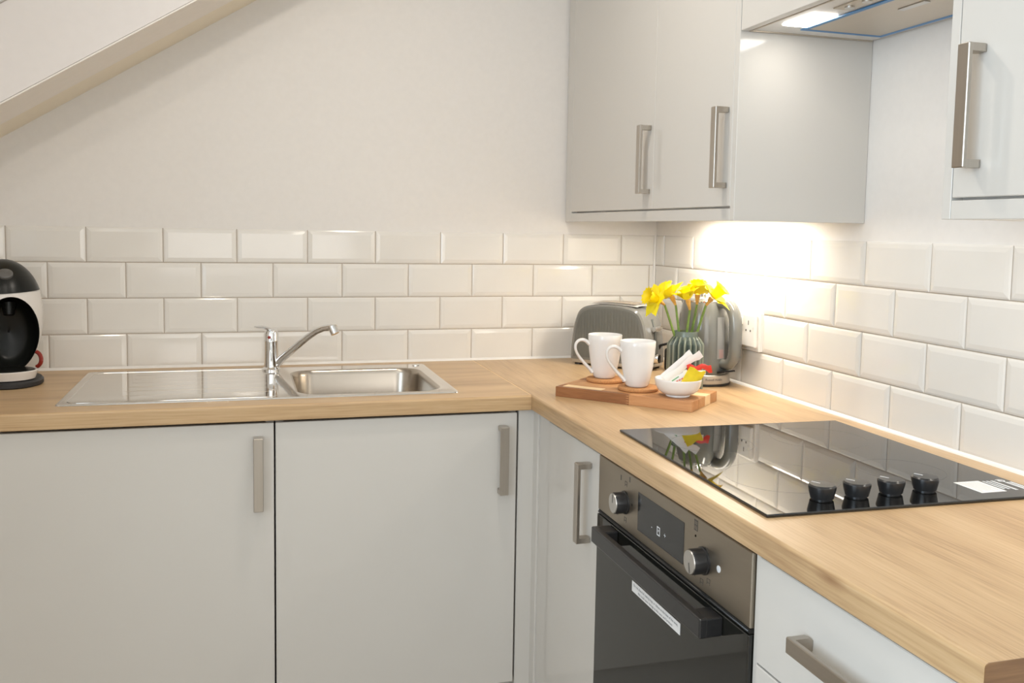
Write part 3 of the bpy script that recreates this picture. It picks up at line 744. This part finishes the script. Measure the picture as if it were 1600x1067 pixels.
b = MB(); b.lathe([(.0155, 0), (.0155, .010), (.0130, .018), (.001, .0185)], 24, fn=lambda p, q, r: (TL-.001+r, TW/2-.012+p, .036+q)); b.build('browning_dial', M['chrome'], ts)

# ------------------------------------------------------------------ kettle
KC = (-.0945, -.5270, WT)
kt = thing('electric_kettle', 'grey jug kettle with steel base in the corner behind the vase', 'kettle', KC, math.atan2(-.93, .35)); kt.scale = (1, 1, 1.045)
b = MB(); b.lathe([(.074, 0), (.0775, .002), (.0775, .006)], 40); b.build('power_base', M['blackmatt'], kt)
b = MB(); b.lathe([(.0765, .0065), (.0770, .008), (.0755, .028), (.0735, .030)], 40); b.build('steel_band', M['bandsteel'], kt)['label'] = 'brushed steel base band'
kp = [(.0715, .0305), (.0735, .034), (.0735, .06), (.0725, .10), (.0700, .14), (.0660, .18), (.0605, .205), (.0560, .2165)]
b = MB(); b.lathe(kp, 40, capb=False, capt=False); b.build('jug', M['kettlegrey'], kt)
b = MB(); b.lathe([(.0560, .2166), (.0565, .2195), (.0545, .2215)], 40, capb=False, capt=False); b.build('lid_rim', M['chrome'], kt)
b = MB(); b.lathe([(.0545, .2215), (.050, .2260), (.030, .2290), (.0005, .2300)], 40, capb=False); b.build('lid', M['kettlegrey'], kt)
b = MB(); b.lathe([(.012, .229), (.012, .236), (.009, .239), (.0005, .2395)], 20, capb=False); b.build('lid_knob', M['chrome'], kt)
# handle towards local +x
b = MB()
hp = [(.052, 0, .213), (.070, 0, .2175), (.092, 0, .211), (.108, 0, .190), (.1130, 0, .160), (.1130, 0, .115), (.1110, 0, .085), (.103, 0, .066), (.088, 0, .058), (.066, 0, .060)]
for _ in range(2):
    q_ = [hp[0]]
    for a, c in zip(hp, hp[1:]): q_ += [tuple(a[i]*.75+c[i]*.25 for i in range(3)), tuple(a[i]*.25+c[i]*.75 for i in range(3))]
    hp = q_ + [hp[-1]]
b.tube(hp, [.0125+.004*sin(PI*i/(len(hp)-1)) for i in range(len(hp))], 14, flat=1.15); b.build('handle', M['kettlegrey'], kt)
b = MB()
def gw(i, j):
    z = .072+.108*i/10; r = .0738 - .0000 - max(0, z-.06)*.045; a = (-.30+.36*j/4); return (r*cos(a)+.0012, r*sin(a), z)
b.grid(gw, 11, 5); b.build('water_gauge', M['gaugewindow'], kt)
b = MB(); b.grid(lambda i, j: tuple(v+(.0006 if k == 0 else 0) for k, v in enumerate(gw(.2+i*.7, .8+j*.8))), 4, 4); b.build('gauge_float', M['pinkball'], kt)
b = MB(); b.prism([(.0730, .0400), (.0960, .0440), (.0980, .0400), (.0730, .0340)], lambda u, v, d: (u, d, v), -.022, .022); b.build('switch_lever', M['blackplastic'], kt)
b = MB(); b.prism([(-.055, .200), (-.078, .216), (-.072, .219), (-.052, .217)], lambda u, v, d: (u, d*(1 if u > -.06 else .4), v), -.022, .022); b.build('spout', M['kettlegrey'], kt)
# lettering on the steel band, facing the camera
ca = math.atan2(-2.27, -1.22) + .46 - kt.rotation_euler.z
def kb(u, v):
    r = .0772; a = ca + u/r; return (r*cos(a), r*sin(a), .0185+v)
text_mb('Russell Hobbs', .0088, kb).build('lettering', M['ink'], kt, fix=False)

# black plug and lead on the worktop between toaster and kettle
pl = thing('power_plug', 'black plug and lead standing between toaster and kettle', 'plug', (-.0860, -.3170, WT), math.radians(40))
b = MB(); b.box((-.019, -.016, .001), (.019, .016, .070), .009, 3); b.build('plug_body', M['blackplastic'], pl)
b = MB(); b.tube([(.0, .0, .066), (.004, .015, .080), (.012, .040, .072), (.020, .062, .035), (.024, .075, .006), (.034, .110, .004), (.030, .150, .004)], .0042, 8); b.build('lead', M['blackmatt'], pl)
for k in range(3):
    b = MB(); b.box((-.003+(-.011, .011, 0)[k], -.033, (.022, .022, .046)[k]), (.003+(-.011, .011, 0)[k], -.0155, (.026, .026, .054)[k])); b.build('pin', M['chrome'], pl)

# ------------------------------------------------------------------ chopping board
BO = Vector((-.5651, -.6476, WT)); brz = math.atan2(-.2616, .2434)
bd = thing('chopping_board', 'striped hardwood chopping board carrying the mugs and bowl', 'chopping board', BO, brz)
BTH = .025
planks = [(0, .198, 0, .014, 'b_dark'), (.198, .357, 0, .014, 'b_tan'),
          (0, .012, .014, .044, 'b_dark'), (.012, .118, .014, .044, 'b_pale'), (.118, .236, .014, .044, 'b_mid'), (.236, .357, .014, .044, 'b_tan'),
          (0, .150, .044, .092, 'b_mid'), (.150, .357, .044, .092, 'b_mid'),
          (0, .090, .092, .132, 'b_tan'), (.090, .250, .092, .132, 'b_mid'), (.250, .357, .092, .132, 'b_pale'),
          (0, .200, .132, .180, 'b_dark'), (.200, .357, .132, .180, 'b_mid')]
for (u0, u1, v0, v1, mt) in planks:
    g = .0002
    b = MB(); b.box((u0+g, v0+g, 0), (u1-g, v1-g, BTH+random.uniform(-.0002, .0002)), .0008, 1)
    o = b.build('plank', M[mt], bd)
# finger joint teeth seen on the front edge
b = MB()
for k in range(4):
    z = .0025+k*.0058
    b.prism([(.198, z), (.190, z+.0014), (.198, z+.0028)], lambda u, v, d: (u, d, v), -.0003, .0006)
b.build('finger_joint', M['b_tan'], bd)
def on_board(px_xy, z=0.0): return (px_xy[0], px_xy[1], WT+BTH+.0003+z)

# coasters, mugs
def coaster(loc, lab):
    t = thing('cork_coaster', lab, 'coaster', loc, 0, 'cork coasters on the board')
    b = MB(); b.lathe([(.0475, 0), (.0498, .002), (.0503, .0045), (.0498, .0070), (.0475, .009), (.001, .009)], 40); b.build('cork_disc', M['cork'], t)
def mug(loc, rz, lab):
    t = thing('mug', lab, 'mug', loc, rz, 'white mugs on the board')
    H = .1130
    outp = [(.0230, .0), (.0262, .0012), (.0292, .006), (.0332, .022), (.0382, .048), (.0420, .078), (.0437, .100), (.0440, H-.001), (.0433, H)]
    inp = [(.0418, H-.001), (.0400, .090), (.0365, .05), (.031, .015), (.020, .0065), (.0005, .006)]
    b = MB(); b.lathe(outp+inp, 44); b.build('cup', M['white'], t, 60)
    # ear shaped handle towards local -x
    hp = [(-.0410, 0, .088), (-.0520, 0, .0975), (-.0655, 0, .0990), (-.0760, 0, .0915), (-.0785, 0, .078), (-.0740, 0, .064), (-.0640, 0, .050), (-.0500, 0, .034), (-.0370, 0, .021), (-.0315, 0, .014)]
    for _ in range(2):
        q_ = [hp[0]]
        for a, c in zip(hp, hp[1:]): q_ += [tuple(a[i]*.75+c[i]*.25 for i in range(3)), tuple(a[i]*.25+c[i]*.75 for i in range(3))]
        hp = q_ + [hp[-1]]
    m_ = len(hp)
    b = MB(); b.tube(hp, [.0058 - .0022*sin(PI*i/(m_-1)) for i in range(m_)], 10, flat=1.7); b.build('handle', M['white'], t)
M1 = (-.4130, -.5945); M2 = (-.3835, -.7355)
coaster(on_board((M1[0]+.002, M1[1]-.004)), 'round cork coaster under the farther mug, left of the board')
coaster(on_board((M2[0]+.004, M2[1]+.001)), 'round cork coaster under the nearer mug beside the bowl')
mug(on_board(M1, .0093), math.radians(-10), 'farther of the two white mugs, in front of the toaster')
mug(on_board(M2, .0093), math.radians(-10), 'nearer of the two white mugs, beside the small bowl')

# small bowl with sachets
BW = (-.3200, -.8315)
bw = thing('small_bowl', 'small white bowl holding sachets on the right end of the board', 'bowl', on_board(BW))
b = MB(); b.lathe([(.0275, 0), (.0290, .001), (.0285, .0045), (.038, .0080), (.0475, .0155), (.0535, .0270), (.0555, .0390), (.0557, .0420), (.0549, .0430), (.0537, .0420), (.0513, .029), (.045, .018), (.030, .0115), (.0005, .010)], 48); b.build('bowl', M['white'], bw, 60)
RX = Vector((.9596, -.2815, 0)); TX = Vector((-.2815, -.9596, 0))   # across the view / towards the room
def lf(o_, r, u, t): return tuple(Vector(o_) + RX*r + TX*t + Vector((0, 0, u)))
BB = on_board(BW)
def strip(o_, path, width, wdir, mat, name, parent, thick=.0012, wfun=None, off=0.0):
    """thin bent packet: path of (r,u,t) points, ribboned along wdir"""
    b = MB(); nn = len(path); A = []
    wd_ = Vector(wdir).normalized()
    for i, p in enumerate(path):
        w = width*(wfun(i/(nn-1)) if wfun else 1); c = Vector(p)
        t_ = (Vector(path[min(i+1, nn-1)])-Vector(path[max(i-1, 0)])).normalized(); nrm = t_.cross(wd_).normalized()
        fat = thick*(.35+.65*sin(PI*min(1, max(0, i/(nn-1)))))
        row = []
        for k, s_ in enumerate((-1, -.5, 0, .5, 1)):
            f_ = fat*(1-s_*s_*.85)
            row.append((c+wd_*w*s_/2+nrm*(f_+off), c+wd_*w*s_/2-nrm*f_))
        A.append(row)
    top_ = [[b.bm.verts.new(lf(o_, *q[0])) for q in r] for r in A]; bot = [[b.bm.verts.new(lf(o_, *q[1])) for q in r] for r in A]
    for i in range(nn-1):
        for k in range(4):
            b.face([top_[i][k], top_[i][k+1], top_[i+1][k+1], top_[i+1][k]], True); b.face([bot[i][k], bot[i+1][k], bot[i+1][k+1], bot[i][k+1]], True)
        b.face([top_[i][0], top_[i+1][0], bot[i+1][0], bot[i][0]]); b.face([top_[i][4], bot[i][4], bot[i+1][4], top_[i+1][4]])
    for i, f in ((0, 1), (nn-1, -1)):
        r = top_[i]+bot[i][::-1]; b.face(r if f > 0 else r[::-1])
    return b.build(name, mat, parent)
crimp = lambda v: 1.15 if v > .86 else (.96 if v > .76 else 1.0)
def stick(path, lab, ink, wd_=(.35, -.25, .9)):
    t = tag(strip(BB, path, .017, wd_, M['paper'], 'sugar_stick', None, .0020, crimp), lab, 'sachet', 'paper sticks in the bowl')
    m0, m1 = Vector(path[1]), Vector(path[3])
    return t
WDV = (-.57, .80, .18)
stick([(-.030+.088*k/9, .036+.066*k/9+.003*sin(k*1.3), -.006-.018*k/9) for k in range(10)], 'longest white paper sugar stick leaning out of the bowl', 'greenink', WDV)
stick([(-.036+.072*k/9, .038+.062*k/9, -.024-.010*k/9) for k in range(10)], 'white paper stick leaning behind the longest stick in the bowl', 'redink', WDV)
stick([(-.024+.044*k/9, .030+.030*k/9, .026-.006*k/9) for k in range(10)], 'short printed white stick at the front of the bowl', 'redink', WDV)
tg = [o for o in C.objects if o.name.startswith('sugar_stick')]
def print_mark(o_, path, w, wd_, mat, parent): strip(o_, path, w, wd_, mat, 'printed_mark', parent, .0005)
print_mark(BB, [(-.020+.016*k/3, .0400+.0110*k/3, .0290-.001*k/3) for k in range(4)], .0028, WDV, M['greenink'], tg[2])
for j in range(3): print_mark(BB, [(-.010+.006*j+.004*k/3, .0385+.0030*j+.0030*k/3, .0300-.001*j) for k in range(4)], .0035, WDV, M['redink'], tg[2])
tag(strip(BB, [(.010+.046*k/7, .0520+.0035*sin(k*1.1)-.006*(k/7), .026-.014*k/7) for k in range(8)], .050, (.40, .86, .22), M['yellowpack'], 'sauce_sachet', None, .0035, lambda v: 1.08 if v < .1 else (.60 if v > .9 else .94-.25*v)), 'yellow foil sachet at the front right of the bowl', 'sachet')
tag(strip(BB, [(.022+.058*k/8, .066+.004*sin(k*1.5)+.002*k/8, -.008+.004*sin(k)) for k in range(9)], .0155, (-.25, 1.0, .2), M['redpack'], 'biscuit_sachet', None, .003, lambda v: 1.25 if v > .8 else (.8 if .5 < v < .7 else 1)), 'red foil sachet sticking out behind the yellow one', 'sachet')
tag(strip(BB, [(.034+.030*k/5, .057+.001*k/5, .004) for k in range(6)], .011, (-.1, 1.0, .1), M['paper'], 'milk_sachet', None, .002), 'small white sachet between the yellow and the red one', 'sachet')

# ------------------------------------------------------------------ vase and daffodils
VC = (-.2000, -.6300, WT)
vs = thing('pleated_vase', 'grey-green pleated ceramic vase of daffodils in front of the kettle', 'vase', VC)
NR = 18
def vmod(k, z):
    amp = .13 if z < .123 else .13*max(0, (.145-z)/.022)
    return 1 + amp*(1 if k % 2 == 0 else -1)
b = MB(); b.lathe([(.0405, 0), (.0428, .003), (.0430, .04), (.0428, .090), (.0430, .120), (.0425, .124), (.0375, .136), (.0325, .1435)], NR*2, mod=vmod, smooth=False, capt=False); b.build('pleated_body', vase_mat(NR), vs, 5)
b = MB(); b.lathe([(.0325, .1432), (.0318, .146), (.0320, .1555), (.0310, .157), (.0295, .156), (.0290, .137), (.036, .11), (.036, .012), (.0005, .010)], 36, capb=False); b.build('rim', M['vase'], vs, 60)
def daffodil(base, neck, head_dir, size, lab, corona=True, openness=1.0, mouth=None):
    """base: point in the vase, neck: top of stem, (r,u,t) offsets from vase foot; head_dir direction of the trumpet"""
    t = thing('daffodil', lab, 'flower', lf(VC, *base), 0, 'daffodils in the vase')
    o0 = Vector(lf(VC, *base))
    def W(p): return tuple(Vector(lf(VC, *p))-o0)
    bb, nk = Vector(base), Vector(neck); d = Vector(head_dir).normalized()
    mid = bb.lerp(nk, .55) + Vector((0, .0, .002))
    b = MB(); pts = [bb, bb.lerp(mid, .5), mid, mid.lerp(nk, .6), nk]
    b.tube([W(p) for p in pts], [.0036, .0036, .0034, .0031, .0030], 8); b.build('stem', M['stem'], t)
    # ovary + papery spathe
    tip = nk + d*.020 + Vector((0, .006, 0)); 
    b = MB(); b.tube([W(nk-Vector((0, .001, 0))), W(nk.lerp(tip, .35)), W(nk.lerp(tip, .75)), W(tip)], [.0028, .0042, .0062, .0066], 10); b.build('spathe', M['spathe'], t)
    # frame around d
    ref = Vector((0, 0, 1)) if abs(d.z) < .8 else Vector((0, 1, 0))
    e1 = (ref - d*ref.dot(d)).normalized(); e2 = d.cross(e1)
    ctr = tip
    for k in range(6):
        a = 2*PI*k/6 + .25; rad = e1*cos(a)+e2*sin(a); side = -e1*sin(a)+e2*cos(a)
        tw = random.uniform(-.25, .25)
        b = MB(); ln = size*(1.0+random.uniform(-.08, .1)); lift = openness+random.uniform(-.12, .15)
        def P(i, j):
            u = i/7; v = (j-2)/2
            w = size*.40*(sin(PI*min(1, .12+u*.95))**.8)*(1 if u < .95 else .35)
            along = ln*u
            c_ = ctr + rad*(along*cos(lift*.9*(1-u*.35))) + d*(along*sin(lift*.9*(1-u*.35))) + d*.002
            c_ = c_ + side*(w*v) + d*(abs(v)**2*w*.22) + side*(tw*along*.3*u) + rad*(.004)
            return W(c_)
        g = b.grid(P, 8, 5)
        b.build('petal', M['petal'], t, 80, fix=False)
    if corona:
        b = MB(); NS = 24
        L_ = [(.006, .0), (.0085, .006), (.0098, .014), (.0112, .021), (.0150, .0255), (.0175, .0262)]
        def P2(i, j):
            r, h = L_[j]; a = 2*PI*i/NS
            fr_ = 1 + (.12*(1 if i % 2 else -1) if j >= 4 else 0)
            r *= size/.036*fr_; h *= size/.036
            return W(ctr + (e1*cos(a)+e2*sin(a))*r + d*(h+.003))
        b.grid(P2, NS, len(L_), closed_u=True); b.build('corona', M['corona'], t, 80, fix=False)
    return t
# (r across, u up, t towards the room) from the vase foot; 593 px per metre there
daffodil((-.018, .110, .004), (-.060, .226, .010), (-.80, .30, .35), .048, 'daffodil at the far left, its head drooping over the toaster', True, .30)
daffodil((-.012, .110, -.004), (-.028, .224, -.006), (-.45, .72, -.40), .046, 'daffodil second from the left, head turned up and away', True, .62)
daffodil((-.004, .110, .008), (.006, .214, .012), (-.30, .93, .05), .044, 'half closed daffodil in the middle of the bunch', True, 1.15)
daffodil((.010, .110, -.008), (.029, .226, -.012), (.10, .85, -.35), .046, 'daffodil behind the right hand bloom, petals spread left', True, .50)
daffodil((.014, .110, .006), (.048, .226, .010), (.62, .66, .25), .050, 'brightest daffodil at the far right, trumpet facing right', True, .40)

# ------------------------------------------------------------------ capsule coffee machine
cm = thing('coffee_machine', 'white and black capsule coffee machine cut off at the left edge', 'coffee machine', (-1.9010, -.1950, WT), math.radians(15))
# local: front is -y
RXm, RYm, RZm, CZ = .0900, .1050, .1480, .168
def ell(x, z):
    """y of the front surface of the egg at x, z"""
    zz = (z-CZ)/RZm; xx = x/(RXm*(1-.10*max(0, -zz)))
    q_ = 1-xx*xx-abs(zz)**2.3
    return -RYm*math.sqrt(max(0, q_))
NSG = 48
def outer_pt(a):
    c_, s_ = cos(a), sin(a); zz = (abs(s_)**(2/2.3))*(1 if s_ > 0 else -1)
    return (c_*RXm*(1-.10*max(0, -zz)), CZ+RZm*zz)
OCX, OCZ, ORX, ORZ = .011, .130, .0655, .098
def open_pt(a, k=1.0): return (OCX+cos(a)*ORX*k, OCZ+sin(a)*ORZ*k)
b = MB()
def P(i, j):
    a = 2*PI*i/NSG; x0, z0 = open_pt(a); x1, z1 = outer_pt(a); v = j/8; v = v**.8
    x, z = x0+(x1-x0)*v, z0+(z1-z0)*v
    return (x, ell(x, z) if j < 8 else 0, z)
b.grid(P, NSG, 9, closed_u=True)
def Pb(i, j):
    a = 2*PI*i/NSG; x1, z1 = outer_pt(a); v = j/8; k = cos(v*PI/2); return (x1*k, .12*sin(v*PI/2), CZ+(z1-CZ)*k)
b.grid(Pb, NSG, 9, closed_u=True)
b.build('shell', M['cm_white'], cm, 60)
b = MB()
def Pi(i, j):
    a = 2*PI*i/NSG; v = j/8; x, z = open_pt(a, 1.0-.96*v*v if j else 1.0); xf, zf = open_pt(a)
    return (x, ell(xf, zf)*(1-min(1, v*1.9)) + .030*v, z)
b.grid(Pi, NSG, 9, closed_u=True); b.build('recess', M['cm_black'], cm, 60)
b = MB()
def Pd(i, j):
    a = 2*PI*i/NSG; v = j/10; zc = .236+.004*cos(a); z = zc + (CZ+RZm*1.012-zc)*sin(v*PI/2)**1.0
    zz = (z-CZ)/RZm; k = math.sqrt(max(0, 1-min(1, abs(zz)/1.012)**2.3))
    return (cos(a)*RXm*1.02*k, (RYm if sin(a) < 0 else .12)*1.02*k*sin(a), z)
b.grid(Pd, NSG, 11, closed_u=True); b.build('dome_cap', M['cm_black'], cm, 60)
b = MB()
bz = .284; by = -RYm*math.sqrt(max(0, 1-((bz-CZ)/RZm)**2.3))*1.02
b.lathe([(.0005, .004), (.0150, .004), (.0175, .002), (.0180, -.004)], 28, fn=lambda p, q, r: (.002+p, by-r*.75-.45*0+q*.85*1.0, bz+q*.62+r*.7)); b.build('badge', M['cm_logo'], cm)
b = MB(); b.tube([(OCX, .0, .205), (OCX, -.008, .175)], [.018, .012], 16); b.build('nozzle', M['cm_black'], cm)
b = MB(); b.lathe([(.030, 0), (.052, .006), (.058, .026), (.056, .028), (.050, .024), (.001, .022)], 36, (.006, -.060, .014), sx=1.12, sy=1.0); b.build('drip_tray', M['cm_white'], cm)
b = MB(); b.lathe([(.001, .0430), (.049, .0430), (.052, .0405)], 36, (.006, -.060, 0), sx=1.12, sy=1.0); b.build('drip_grid', M['cm_black'], cm)
b = MB(); b.lathe([(.070, 0), (.074, .003), (.074, .012), (.070, .017), (.001, .018)], 40, (.006, -.018, 0), sx=1.08, sy=1.38); b.build('base_disc', M['blackmatt'], cm)
b = MB(); b.tube([(.066+.014*cos(a), -.020-.012*cos(a), .060+.020*sin(a)) for a in [-1.3+.26*k for k in range(11)]], .0052, 8); b.build('lever', M['redplastic'], cm)['label'] = 'curved red lever'
